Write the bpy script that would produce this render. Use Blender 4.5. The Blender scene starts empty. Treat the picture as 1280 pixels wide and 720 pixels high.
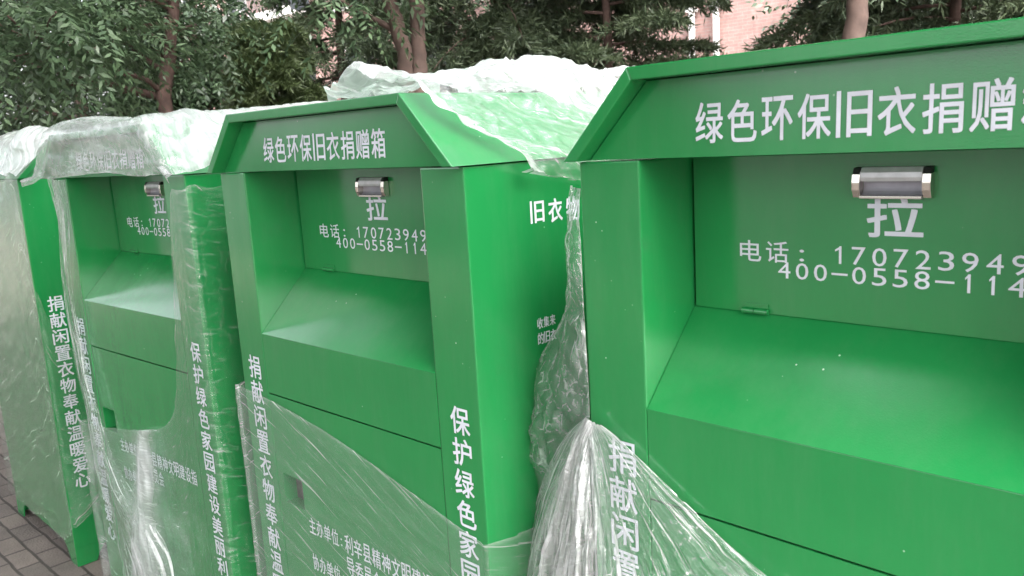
import bpy, bmesh, math, random
import numpy as np
from mathutils import Vector, Matrix, noise

# ------------------------------------------------------------------ camera, sky, sun, exposure
S = bpy.context.scene
COL = S.collection
R_ = math.radians
CAMP = np.array([2.2377, -1.1311, 1.8066]); YAW, PITCH, ROLL, FOC = 0.7815, -0.1744, -0.0582, 1057.69
CF = np.array([-math.sin(YAW)*math.cos(PITCH), math.cos(YAW)*math.cos(PITCH), math.sin(PITCH)])
_r = np.array([math.cos(YAW), math.sin(YAW), 0.0]); _u = np.cross(_r, CF)
CR = math.cos(ROLL)*_r + math.sin(ROLL)*_u
CU = -math.sin(ROLL)*_r + math.cos(ROLL)*_u
cd = bpy.data.cameras.new('camera'); cam = bpy.data.objects.new('camera', cd); COL.objects.link(cam)
cd.sensor_width = 36.0; cd.lens = 36.0*FOC/1280.0; cd.clip_start = 0.05; cd.clip_end = 800
cam.matrix_world = Matrix(((CR[0], CU[0], -CF[0], CAMP[0]), (CR[1], CU[1], -CF[1], CAMP[1]), (CR[2], CU[2], -CF[2], CAMP[2]), (0, 0, 0, 1)))
S.camera = cam
cd.dof.use_dof = True; cd.dof.focus_distance = 2.0; cd.dof.aperture_fstop = 10.0

SUN_EL, SUN_ROT = R_(52), R_(114)
w = bpy.data.worlds.new("World"); S.world = w; w.use_nodes = True
nt = w.node_tree; nt.nodes.clear()
sky = nt.nodes.new('ShaderNodeTexSky'); sky.sky_type = 'NISHITA'; sky.sun_disc = False
sky.sun_elevation = SUN_EL; sky.sun_rotation = SUN_ROT; sky.dust_density = 6.0; sky.air_density = 1.0; sky.ozone_density = 1.0
hs = nt.nodes.new('ShaderNodeHueSaturation'); hs.inputs['Saturation'].default_value = 0.22
bg = nt.nodes.new('ShaderNodeBackground'); bg.inputs['Strength'].default_value = 0.15
wo = nt.nodes.new('ShaderNodeOutputWorld')
nt.links.new(sky.outputs[0], hs.inputs['Color']); nt.links.new(hs.outputs[0], bg.inputs[0]); nt.links.new(bg.outputs[0], wo.inputs[0])
sl = bpy.data.lights.new('sun', 'SUN'); sl.energy = 1.15; sl.angle = R_(25); sl.color = (1.0, 0.965, 0.91)
so = bpy.data.objects.new('sun', sl); COL.objects.link(so)
sd = Vector((math.sin(SUN_ROT)*math.cos(SUN_EL), math.cos(SUN_ROT)*math.cos(SUN_EL), math.sin(SUN_EL)))
so.rotation_euler = sd.to_track_quat('Z', 'Y').to_euler()
vs = S.view_settings
S.display_settings.display_device = 'sRGB'
vs.view_transform = 'Standard'; vs.look = 'None'; vs.gamma = 1.0; vs.use_curve_mapping = False
vs.exposure = 2.54
S.render.engine = 'CYCLES'
S.cycles.transparent_max_bounces = 24

# ------------------------------------------------------------------ shared dimensions (metres)
W, D, HE, HR = 1.0, 0.9317, 1.76, 0.151
HT = HE + HR
INS, OV, PR, FT = 0.1397, 0.0083, 0.0361, 0.022      # roof inset, overhang, protrusion, sheet depth
AX, ZL, DP, ZB, ZS = 0.1329, 1.3174, 0.1547, 1.475, 1.1466
POSE = {'B': (0, 0, 0), 'A': (-1.1513, -0.0741, 0.0403), 'C': (1.2449, 0.061, -0.0189), 'Z': (-1.7488, -0.0202, 1.5531)}

def ray(x, y): return CF + CR*(x-640)/FOC - CU*(y-360)/FOC
def to_world(b, p):
    x, y, t = POSE[b]; c, s = math.cos(t), math.sin(t)
    return Vector((x+c*p[0]-s*p[1], y+s*p[0]+c*p[1], p[2]))
def to_local(b, X):
    x, y, t = POSE[b]; c, s = math.cos(t), math.sin(t); vx, vy = X[0]-x, X[1]-y
    return np.array([c*vx+s*vy, -s*vx+c*vy, X[2]])
def face_hit(b, axis, off, x, y):
    o = to_local(b, CAMP); d = to_local(b, CAMP+ray(x, y)) - o
    return o + d*((off-o[axis])/d[axis])
def bearing(x, y, dist):
    d = ray(x, y); h = math.hypot(d[0], d[1]); q = CAMP + d*dist/h
    return Vector((q[0], q[1], q[2]))

# ------------------------------------------------------------------ materials
def mat(name):
    m = bpy.data.materials.new(name); m.use_nodes = True; n = m.node_tree; n.nodes.clear()
    return m, n, n.nodes.new('ShaderNodeOutputMaterial')
def N(n, t, **kw):
    k = n.nodes.new(t)
    for a, v in kw.items():
        if a in k.inputs: k.inputs[a].default_value = v
        else: setattr(k, a, v)
    return k
def ramp(n, src, stops):
    r = n.nodes.new('ShaderNodeValToRGB'); e = r.color_ramp.elements
    while len(e) < len(stops): e.new(0.5)
    for q, (p, c) in zip(e, stops):
        q.position = p; q.color = (*c, 1) if len(c) == 3 else c
    n.links.new(src, r.inputs[0]); return r
def g3(v): return (v, v, v)

def simple(name, col, rough=0.5, metal=0.0, vary=0.12, scale=12.0, bump=0.0, spec=0.5):
    m, n, out = mat(name)
    b = N(n, 'ShaderNodeBsdfPrincipled', Roughness=rough, Metallic=metal)
    b.inputs['Specular IOR Level'].default_value = spec
    tc = N(n, 'ShaderNodeTexCoord'); nz = N(n, 'ShaderNodeTexNoise', Scale=scale, Detail=5.0)
    n.links.new(tc.outputs['Object'], nz.inputs['Vector'])
    r = ramp(n, nz.outputs['Fac'], [(0.3, tuple(c*(1-vary) for c in col)), (0.7, tuple(min(1, c*(1+vary)) for c in col))])
    n.links.new(r.outputs[0], b.inputs['Base Color'])
    if bump:
        bp = N(n, 'ShaderNodeBump', Strength=bump, Distance=0.01); n.links.new(nz.outputs['Fac'], bp.inputs['Height']); n.links.new(bp.outputs[0], b.inputs['Normal'])
    n.links.new(b.outputs[0], out.inputs[0]); return m

def paint():
    m, n, out = mat('green_powder_paint')
    b = N(n, 'ShaderNodeBsdfPrincipled', Roughness=0.3)
    tc = N(n, 'ShaderNodeTexCoord'); ob = tc.outputs['Object']
    big = N(n, 'ShaderNodeTexNoise', Scale=2.3, Detail=4.0, Roughness=0.6); n.links.new(ob, big.inputs['Vector'])
    col = ramp(n, big.outputs['Fac'], [(0.3, (0.011, 0.19, 0.048)), (0.7, (0.0155, 0.222, 0.057))])
    # dust specks and small chips
    vo = N(n, 'ShaderNodeTexVoronoi', Scale=52.0); n.links.new(ob, vo.inputs['Vector'])
    sp = ramp(n, vo.outputs['Distance'], [(0.0, g3(1)), (0.06, g3(1)), (0.10, g3(0))])
    ms = N(n, 'ShaderNodeTexNoise', Scale=6.0, Detail=2.0); n.links.new(ob, ms.inputs['Vector'])
    mk = ramp(n, ms.outputs['Fac'], [(0.56, g3(0)), (0.68, g3(1))])
    vc = ramp(n, vo.outputs['Color'], [(0.72, g3(0)), (0.74, g3(1))])
    a1 = N(n, 'ShaderNodeMath', operation='MULTIPLY'); n.links.new(sp.outputs[0], a1.inputs[0]); n.links.new(mk.outputs[0], a1.inputs[1])
    a2 = N(n, 'ShaderNodeMath', operation='MULTIPLY'); n.links.new(a1.outputs[0], a2.inputs[0]); n.links.new(vc.outputs[0], a2.inputs[1])
    mx = N(n, 'ShaderNodeMix', data_type='RGBA'); n.links.new(a2.outputs[0], mx.inputs[0]); n.links.new(col.outputs[0], mx.inputs[6]); mx.inputs[7].default_value = (0.42, 0.60, 0.46, 1)
    n.links.new(mx.outputs[2], b.inputs['Base Color'])
    # roughness smears
    sm = N(n, 'ShaderNodeTexNoise', Scale=5.0, Detail=6.0, Roughness=0.65); n.links.new(ob, sm.inputs['Vector'])
    b.inputs['Specular IOR Level'].default_value = 0.5
    rr = ramp(n, sm.outputs['Fac'], [(0.3, g3(0.10)), (0.75, g3(0.20))]); n.links.new(rr.outputs[0], b.inputs['Roughness'])
    b.inputs['Coat Weight'].default_value = 0.55; b.inputs['Coat Roughness'].default_value = 0.045; b.inputs['Coat IOR'].default_value = 1.5
    # faint dust film, heavier in drifts
    du = N(n, 'ShaderNodeMapping'); du.inputs['Scale'].default_value = (7, 7, 1.3); n.links.new(ob, du.inputs['Vector'])
    dn = N(n, 'ShaderNodeTexNoise', Scale=1.6, Detail=7.0, Roughness=0.7); n.links.new(du.outputs[0], dn.inputs['Vector'])
    dk = ramp(n, dn.outputs['Fac'], [(0.45, g3(0)), (0.85, g3(0.10))])
    m3 = N(n, 'ShaderNodeMix', data_type='RGBA'); n.links.new(dk.outputs[0], m3.inputs[0]); n.links.new(mx.outputs[2], m3.inputs[6]); m3.inputs[7].default_value = (0.20, 0.27, 0.20, 1)
    n.links.new(m3.outputs[2], b.inputs['Base Color'])
    cb = N(n, 'ShaderNodeBump', Strength=0.20, Distance=0.015)
    # orange peel + slight oil canning of thin sheet
    pe = N(n, 'ShaderNodeTexNoise', Scale=420.0, Detail=2.0); n.links.new(ob, pe.inputs['Vector'])
    oc = N(n, 'ShaderNodeTexNoise', Scale=3.2, Detail=1.0); n.links.new(ob, oc.inputs['Vector'])
    b1 = N(n, 'ShaderNodeBump', Strength=0.10, Distance=0.0012); n.links.new(pe.outputs['Fac'], b1.inputs['Height'])
    b2 = N(n, 'ShaderNodeBump', Strength=0.20, Distance=0.015); n.links.new(oc.outputs['Fac'], b2.inputs['Height']); n.links.new(b1.outputs[0], b2.inputs['Normal'])
    n.links.new(b2.outputs[0], b.inputs['Normal'])
    n.links.new(oc.outputs['Fac'], cb.inputs['Height']); n.links.new(b1.outputs[0], cb.inputs['Normal']); n.links.new(cb.outputs[0], b.inputs['Coat Normal'])
    n.links.new(b.outputs[0], out.inputs[0]); return m
PAINT = paint()
VINYL = simple('white_vinyl_lettering', (0.64, 0.66, 0.73), 0.45, vary=0.10, scale=22)
CHROME = simple('chrome', (0.62, 0.58, 0.52), 0.12, 1.0, vary=0.08)
BRUSH = simple('brushed_zinc', (0.66, 0.66, 0.70), 0.25, 0.3, vary=0.1, scale=60)
CUP_SHADE = simple('cup_shade_grey', (0.30, 0.29, 0.33), 0.4, 0.2, vary=0.1, scale=50)  # darker grey paints the shade inside the handle's cavity
BLACK = simple('black_plastic', (0.012, 0.012, 0.013), 0.5)
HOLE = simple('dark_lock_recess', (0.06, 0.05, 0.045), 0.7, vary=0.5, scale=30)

def film_mat(name, base, amt, sx, sy, rot=0.0, crumple=0.3, lo=0.5, hi=0.75, bump=0.6, tint=(0.93, 0.94, 0.95), rough=0.16, cs=26.0):
    """clear stretch wrap: see-through, milky where gathered into creases along the pull, white creases also painting glints"""
    m, n, out = mat(name)
    uv = N(n, 'ShaderNodeUVMap'); mp = N(n, 'ShaderNodeMapping'); mp.inputs['Rotation'].default_value = (0, 0, rot); mp.inputs['Scale'].default_value = (sx, sy, 1)
    m0 = N(n, 'ShaderNodeMapping'); n.links.new(uv.outputs[0], m0.inputs['Vector'])
    m0.inputs['Rotation'].default_value = (0, 0, rot)
    # slight meander of the streaks
    wn = N(n, 'ShaderNodeTexNoise', Scale=3.0, Detail=2.0); n.links.new(uv.outputs[0], wn.inputs['Vector'])
    vm = N(n, 'ShaderNodeVectorMath', operation='MULTIPLY_ADD'); n.links.new(wn.outputs['Color'], vm.inputs[0]); vm.inputs[1].default_value = (0.035, 0.035, 0); n.links.new(m0.outputs[0], vm.inputs[2])
    mp.inputs['Rotation'].default_value = (0, 0, 0); n.links.new(vm.outputs[0], mp.inputs['Vector'])
    st = N(n, 'ShaderNodeTexNoise', Scale=1.0, Detail=6.0, Roughness=0.62); n.links.new(mp.outputs[0], st.inputs['Vector'])
    sr = ramp(n, st.outputs['Fac'], [(lo, g3(0)), (hi, g3(1))])
    cr = N(n, 'ShaderNodeTexNoise', Scale=cs, Detail=5.0, Roughness=0.6, Distortion=1.2); n.links.new(vm.outputs[0], cr.inputs['Vector'])
    vz = N(n, 'ShaderNodeTexVoronoi', Scale=cs*0.55, feature='DISTANCE_TO_EDGE'); vm2 = N(n, 'ShaderNodeMapping'); vm2.inputs['Scale'].default_value = (1.6, 0.8, 1) if sx > sy else (0.8, 1.6, 1)
    n.links.new(vm.outputs[0], vm2.inputs['Vector']); wv = N(n, 'ShaderNodeVectorMath', operation='MULTIPLY_ADD'); n.links.new(cr.outputs['Color'], wv.inputs[0]); wv.inputs[1].default_value = (0.5/cs, 0.5/cs, 0); n.links.new(vm2.outputs[0], wv.inputs[2]); n.links.new(wv.outputs[0], vz.inputs['Vector'])
    ck0 = ramp(n, vz.outputs['Distance'], [(0.0, g3(1)), (0.015, g3(0.75)), (0.045, g3(0.15)), (0.12, g3(0))])
    cm_ = ramp(n, cr.outputs['Fac'], [(0.44, g3(0)), (0.60, g3(1))])
    ck = N(n, 'ShaderNodeMath', operation='MULTIPLY'); n.links.new(ck0.outputs[0], ck.inputs[0]); n.links.new(cm_.outputs[0], ck.inputs[1])  # opaque white creases, also painted in as glints on the film
    patch = N(n, 'ShaderNodeTexNoise', Scale=4.5, Detail=3.0); n.links.new(uv.outputs[0], patch.inputs['Vector'])
    pk = ramp(n, patch.outputs['Fac'], [(0.35, g3(0.25)), (0.65, g3(1))])
    f1 = N(n, 'ShaderNodeMath', operation='MULTIPLY'); n.links.new(sr.outputs[0], f1.inputs[0]); f1.inputs[1].default_value = amt
    f2 = N(n, 'ShaderNodeMath', operation='MULTIPLY_ADD'); n.links.new(ck.outputs[0], f2.inputs[0]); f2.inputs[1].default_value = crumple; n.links.new(f1.outputs[0], f2.inputs[2])
    at = N(n, 'ShaderNodeAttribute', attribute_name='folds'); ab = N(n, 'ShaderNodeMath', operation='ADD'); n.links.new(at.outputs['Fac'], ab.inputs[0]); ab.inputs[1].default_value = base
    a3 = N(n, 'ShaderNodeMath', operation='MULTIPLY_ADD'); n.links.new(at.outputs['Fac'], a3.inputs[0]); n.links.new(sr.outputs[0], a3.inputs[1]); n.links.new(ab.outputs[0], a3.inputs[2])
    f3 = N(n, 'ShaderNodeMath', operation='MULTIPLY_ADD', use_clamp=True); n.links.new(f2.outputs[0], f3.inputs[0]); n.links.new(pk.outputs[0], f3.inputs[1]); n.links.new(a3.outputs[0], f3.inputs[2])
    bsum = N(n, 'ShaderNodeMath', operation='MULTIPLY_ADD'); n.links.new(cr.outputs['Fac'], bsum.inputs[0]); bsum.inputs[1].default_value = 0.35 + crumple; n.links.new(st.outputs['Fac'], bsum.inputs[2])
    bp = N(n, 'ShaderNodeBump', Strength=bump, Distance=0.012); n.links.new(bsum.outputs[0], bp.inputs['Height'])
    tr = N(n, 'ShaderNodeBsdfTransparent', Color=(0.97, 0.98, 0.975, 1))
    df = N(n, 'ShaderNodeBsdfDiffuse', Color=(*tint, 1)); tl = N(n, 'ShaderNodeBsdfTranslucent', Color=(*tint, 1))
    gl = N(n, 'ShaderNodeBsdfGlossy', Color=(1, 1, 1, 1), Roughness=rough)
    for s in (df, tl, gl): n.links.new(bp.outputs[0], s.inputs['Normal'])
    ms = N(n, 'ShaderNodeMixShader', Fac=0.45); n.links.new(df.outputs[0], ms.inputs[1]); n.links.new(tl.outputs[0], ms.inputs[2])
    mg = N(n, 'ShaderNodeMixShader', Fac=0.16); n.links.new(ms.outputs[0], mg.inputs[1]); n.links.new(gl.outputs[0], mg.inputs[2])
    m1 = N(n, 'ShaderNodeMixShader'); n.links.new(f3.outputs[0], m1.inputs[0]); n.links.new(tr.outputs[0], m1.inputs[1]); n.links.new(mg.outputs[0], m1.inputs[2])
    fr = N(n, 'ShaderNodeLayerWeight'); n.links.new(bp.outputs[0], fr.inputs['Normal'])
    fp = N(n, 'ShaderNodeMath', operation='POWER'); n.links.new(fr.outputs['Facing'], fp.inputs[0]); fp.inputs[1].default_value = 4.0
    fq = N(n, 'ShaderNodeMath', operation='MULTIPLY_ADD'); n.links.new(fp.outputs[0], fq.inputs[0]); fq.inputs[1].default_value = 0.42; fq.inputs[2].default_value = 0.045
    gl2 = N(n, 'ShaderNodeBsdfGlossy', Color=(1, 1, 1, 1), Roughness=0.05); n.links.new(bp.outputs[0], gl2.inputs['Normal'])
    m2 = N(n, 'ShaderNodeMixShader'); n.links.new(fq.outputs[0], m2.inputs[0]); n.links.new(m1.outputs[0], m2.inputs[1]); n.links.new(gl2.outputs[0], m2.inputs[2])
    n.links.new(m2.outputs[0], out.inputs[0]); return m

def leaf_mat(name, dark, light, trans=0.3, rough=0.45):
    m, n, out = mat(name)
    g = N(n, 'ShaderNodeNewGeometry'); tc = N(n, 'ShaderNodeTexCoord')
    nz = N(n, 'ShaderNodeTexNoise', Scale=1.1, Detail=3.0); n.links.new(tc.outputs['Object'], nz.inputs['Vector'])
    ad = N(n, 'ShaderNodeMath', operation='MULTIPLY_ADD'); n.links.new(g.outputs['Random Per Island'], ad.inputs[0]); ad.inputs[1].default_value = 0.5; n.links.new(nz.outputs['Fac'], ad.inputs[2])
    r = ramp(n, ad.outputs[0], [(0.35, dark), (1.0, light)])
    b = N(n, 'ShaderNodeBsdfPrincipled', Roughness=rough); n.links.new(r.outputs[0], b.inputs['Base Color'])
    t = N(n, 'ShaderNodeBsdfTranslucent'); n.links.new(r.outputs[0], t.inputs[0])
    mx = N(n, 'ShaderNodeMixShader', Fac=trans); n.links.new(b.outputs[0], mx.inputs[1]); n.links.new(t.outputs[0], mx.inputs[2])
    n.links.new(mx.outputs[0], out.inputs[0]); return m

def brick_mat(name, scale, bw, bh, mortar, c1, c2, cm, rough=0.85, bump=0.5, axes=None):
    m, n, out = mat(name)
    tc = N(n, 'ShaderNodeTexCoord'); v = tc.outputs['Object']
    if axes == 'xz':
        sx = N(n, 'ShaderNodeSeparateXYZ'); n.links.new(v, sx.inputs[0]); ss = N(n, 'ShaderNodeMath', operation='ADD'); n.links.new(sx.outputs[0], ss.inputs[0]); n.links.new(sx.outputs[1], ss.inputs[1])
        cx = N(n, 'ShaderNodeCombineXYZ'); n.links.new(ss.outputs[0], cx.inputs[0]); n.links.new(sx.outputs[2], cx.inputs[1]); v = cx.outputs[0]
    wob = N(n, 'ShaderNodeTexNoise', Scale=9.0, Detail=2.0); n.links.new(v, wob.inputs['Vector'])
    vm = N(n, 'ShaderNodeVectorMath', operation='MULTIPLY_ADD'); n.links.new(wob.outputs['Color'], vm.inputs[0]); vm.inputs[1].default_value = (0.012, 0.012, 0); n.links.new(v, vm.inputs[2])
    bt = N(n, 'ShaderNodeTexBrick', Scale=1.0); n.links.new(vm.outputs[0], bt.inputs['Vector'])
    bt.inputs['Brick Width'].default_value = bw; bt.inputs['Row Height'].default_value = bh; bt.inputs['Mortar Size'].default_value = mortar; bt.inputs['Mortar Smooth'].default_value = 0.35
    bt.inputs['Color1'].default_value = (*c1, 1); bt.inputs['Color2'].default_value = (*c2, 1); bt.inputs['Mortar'].default_value = (*cm, 1)
    gr = N(n, 'ShaderNodeTexNoise', Scale=2.2, Detail=8.0, Roughness=0.7); n.links.new(v, gr.inputs['Vector'])
    gk = ramp(n, gr.outputs['Fac'], [(0.3, g3(0.62)), (0.7, g3(1.15))])
    mx = N(n, 'ShaderNodeMix', data_type='RGBA', blend_type='MULTIPLY'); mx.inputs[0].default_value = 1.0
    n.links.new(bt.outputs['Color'], mx.inputs[6]); n.links.new(gk.outputs[0], mx.inputs[7])
    b = N(n, 'ShaderNodeBsdfPrincipled', Roughness=rough); n.links.new(mx.outputs[2], b.inputs['Base Color'])
    fi = N(n, 'ShaderNodeTexNoise', Scale=90.0, Detail=4.0); n.links.new(v, fi.inputs['Vector'])
    hh = N(n, 'ShaderNodeMath', operation='MULTIPLY_ADD'); n.links.new(bt.outputs['Fac'], hh.inputs[0]); hh.inputs[1].default_value = -1.2; n.links.new(fi.outputs['Fac'], hh.inputs[2])
    bp = N(n, 'ShaderNodeBump', Strength=bump, Distance=0.008); n.links.new(hh.outputs[0], bp.inputs['Height']); n.links.new(bp.outputs[0], b.inputs['Normal'])
    n.links.new(b.outputs[0], out.inputs[0]); return m

# ------------------------------------------------------------------ mesh helpers
class MB:
    def __init__(s): s.v, s.f, s.m = [], [], []
    def add(s, vs, fs, mi=0):
        o = len(s.v); s.v += [tuple(p) for p in vs]; s.f += [tuple(i+o for i in q) for q in fs]; s.m += [mi]*len(fs)
    def box(s, x0, x1, y0, y1, z0, z1, bev=0.0, mi=0):
        bm = bmesh.new(); bmesh.ops.create_cube(bm, size=1.0)
        for v in bm.verts: v.co = Vector(((x0+x1)/2+v.co.x*(x1-x0), (y0+y1)/2+v.co.y*(y1-y0), (z0+z1)/2+v.co.z*(z1-z0)))
        if bev: bmesh.ops.bevel(bm, geom=bm.edges[:], offset=bev, segments=2, affect='EDGES', profile=0.6)
        bm.verts.index_update(); s.add([v.co for v in bm.verts], [[v.index for v in f.verts] for f in bm.faces], mi); bm.free()
    def prism(s, poly, axis, a, b, bev=0.0, mi=0):
        """poly: 2-D outline; axis 0: (y,z) swept in x, axis 1: (x,z) swept in y, axis 2: (x,y) swept in z"""
        def P(q, t): return (t, q[0], q[1]) if axis == 0 else ((q[0], t, q[1]) if axis == 1 else (q[0], q[1], t))
        k = len(poly); bm = bmesh.new()
        va = [bm.verts.new(P(q, a)) for q in poly]; vb = [bm.verts.new(P(q, b)) for q in poly]
        bm.faces.new(va); bm.faces.new(vb[::-1])
        for i in range(k): bm.faces.new((va[i], vb[i], vb[(i+1) % k], va[(i+1) % k]))
        bmesh.ops.recalc_face_normals(bm, faces=bm.faces[:])
        if bev: bmesh.ops.bevel(bm, geom=bm.edges[:], offset=bev, segments=2, affect='EDGES', profile=0.6)
        bm.verts.index_update(); s.add([v.co for v in bm.verts], [[v.index for v in f.verts] for f in bm.faces], mi); bm.free()
    def tube(s, pts, rads, k=10, mi=0, lump=0.0):
        pts = [Vector(p) for p in pts]; rings = []
        for i, p in enumerate(pts):
            d = (pts[min(i+1, len(pts)-1)] - pts[max(i-1, 0)]).normalized()
            a = d.cross(Vector((0.31, 0.95, 0.02))).normalized(); b = d.cross(a)
            ring = []
            for j in range(k):
                t = 2*math.pi*j/k; r = rads[i]*(1+lump*noise.noise(Vector((math.cos(t)*1.5+p.x*3, math.sin(t)*1.5+p.y*3, p.z*2.2))))
                ring.append(p+a*math.cos(t)*r+b*math.sin(t)*r)
            rings.append(ring)
        vs = [q for r in rings for q in r]; fs = []
        for i in range(len(pts)-1):
            for j in range(k): fs.append((i*k+j, i*k+(j+1) % k, (i+1)*k+(j+1) % k, (i+1)*k+j))
        fs.append(tuple(range(k))[::-1]); fs.append(tuple((len(pts)-1)*k+j for j in range(k)))
        s.add(vs, fs, mi)
    def build(s, name, mats, parent=None, smooth=False):
        me = bpy.data.meshes.new(name); me.from_pydata(s.v, [], s.f)
        if not isinstance(mats, (list, tuple)): mats = [mats]
        for q in mats: me.materials.append(q)
        me.polygons.foreach_set('material_index', s.m)
        me.polygons.foreach_set('use_smooth', [smooth]*len(s.f)); me.update()
        o = bpy.data.objects.new(name, me); COL.objects.link(o)
        if parent is not None: o.parent = parent
        return o
def np_mesh(name, V, F4, m, parent=None):
    """quads (n,4) or tris (n,3) from numpy arrays"""
    k = F4.shape[1]; me = bpy.data.meshes.new(name)
    me.vertices.add(len(V)); me.vertices.foreach_set('co', V.astype(np.float32).ravel())
    me.loops.add(F4.size); me.loops.foreach_set('vertex_index', F4.astype(np.int32).ravel())
    me.polygons.add(len(F4)); me.polygons.foreach_set('loop_start', np.arange(0, F4.size, k, dtype=np.int32))
    me.update(calc_edges=True); me.materials.append(m)
    o = bpy.data.objects.new(name, me); COL.objects.link(o)
    if parent is not None: o.parent = parent
    return o
def tag(o, label=None, cat=None, group=None, kind=None):
    for k, v in (('label', label), ('category', cat), ('group', group), ('kind', kind)):
        if v: o[k] = v
    return o
def empty(name, loc=(0, 0, 0), rz=0.0):
    o = bpy.data.objects.new(name, None); o.empty_display_size = 0.2; COL.objects.link(o); o.location = loc; o.rotation_euler = (0, 0, rz); return o
def copy_tree(o, parent=None):
    c = o.copy(); COL.objects.link(c)
    if parent is not None: c.parent = parent
    for ch in list(o.children): copy_tree(ch, c)
    return c

# ------------------------------------------------------------------ lettering
def glyphs(txt, bold):
    cu = bpy.data.curves.new('glyph', 'FONT'); cu.body = txt; cu.offset = bold; cu.resolution_u = 3
    ob = bpy.data.objects.new('glyph', cu); COL.objects.link(ob)
    dg = bpy.context.evaluated_depsgraph_get()
    me = bpy.data.meshes.new_from_object(ob.evaluated_get(dg))
    V = [tuple(v.co) for v in me.vertices]; F = [tuple(p.vertices) for p in me.polygons]
    bpy.data.objects.remove(ob); bpy.data.meshes.remove(me); bpy.data.curves.remove(cu)
    return V, F
class Letters:
    """flat vinyl lettering collected into one mesh; the plane maps (a, z) to 3-D"""
    def __init__(s, plane): s.mb = MB(); s.plane = plane
    def one(s, a0, a1, z0, z1):
        w_ = a1-a0; h_ = z1-z0; c = a0+w_*0.62; k = 0.0021
        s.mb.add([s.plane(*q) for q in ((c-k, z0), (c+k, z0), (c+k, z1), (c-k*0.5, z1), (c-k, z1-h_*0.06), (c-w_*0.38, z1-h_*0.2), (c-w_*0.38, z1-h_*0.31), (c-k, z1-h_*0.2))], [(0, 1, 2, 3, 4, 7), (4, 5, 6, 7)])
    def fit(s, txt, a0, a1, z0, z1, bold=0.012):
        if txt == '1': return s.one(a0, a1, z0, z1)
        V, F = glyphs(txt, 0.0)
        x0, x1 = min(v[0] for v in V), max(v[0] for v in V); y0, y1 = min(v[1] for v in V), max(v[1] for v in V)
        hb = bold*0.9*(z1-z0)/max(y1-y0, 0.4); sh = ((0, 0),) if bold <= 0 else ((-hb, -hb), (hb, -hb), (-hb, hb), (hb, hb))
        o_ = np.array(s.plane(0, 0)); nrm = np.array(s.plane.normal)
        for i, (dx, dz) in enumerate(sh):
            P = [np.array(s.plane(a0+hb+(v[0]-x0)/(x1-x0)*(a1-a0-2*hb)+dx, z0+hb+(v[1]-y0)/(y1-y0)*(z1-z0-2*hb)+dz)) + nrm*0.00012*i for v in V]
            s.mb.add(P, F)
    def column(s, txt, a0, a1, ztop, pitch, h, bold=0.012):
        for i, c in enumerate(txt):
            s.fit(c, a0, a1, ztop-i*pitch-h, ztop-i*pitch, bold)
    def row(s, txt, a0, a1, z0, z1, gap=0.1, bold=0.012):
        n_ = len(txt); p = (a1-a0)/(n_-gap)
        for i, c in enumerate(txt): s.fit(c, a0+i*p, a0+i*p+p*(1-gap), z0, z1, bold)
    def build(s, name, parent): return s.mb.build(name, VINYL, parent)
def on_y(y):
    f = lambda a, z: (a, y, z)
    f.normal = (0, -1, 0); return f
def on_x(x):
    f = lambda a, z: (x, a, z)
    f.normal = (1, 0, 0); return f

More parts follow.
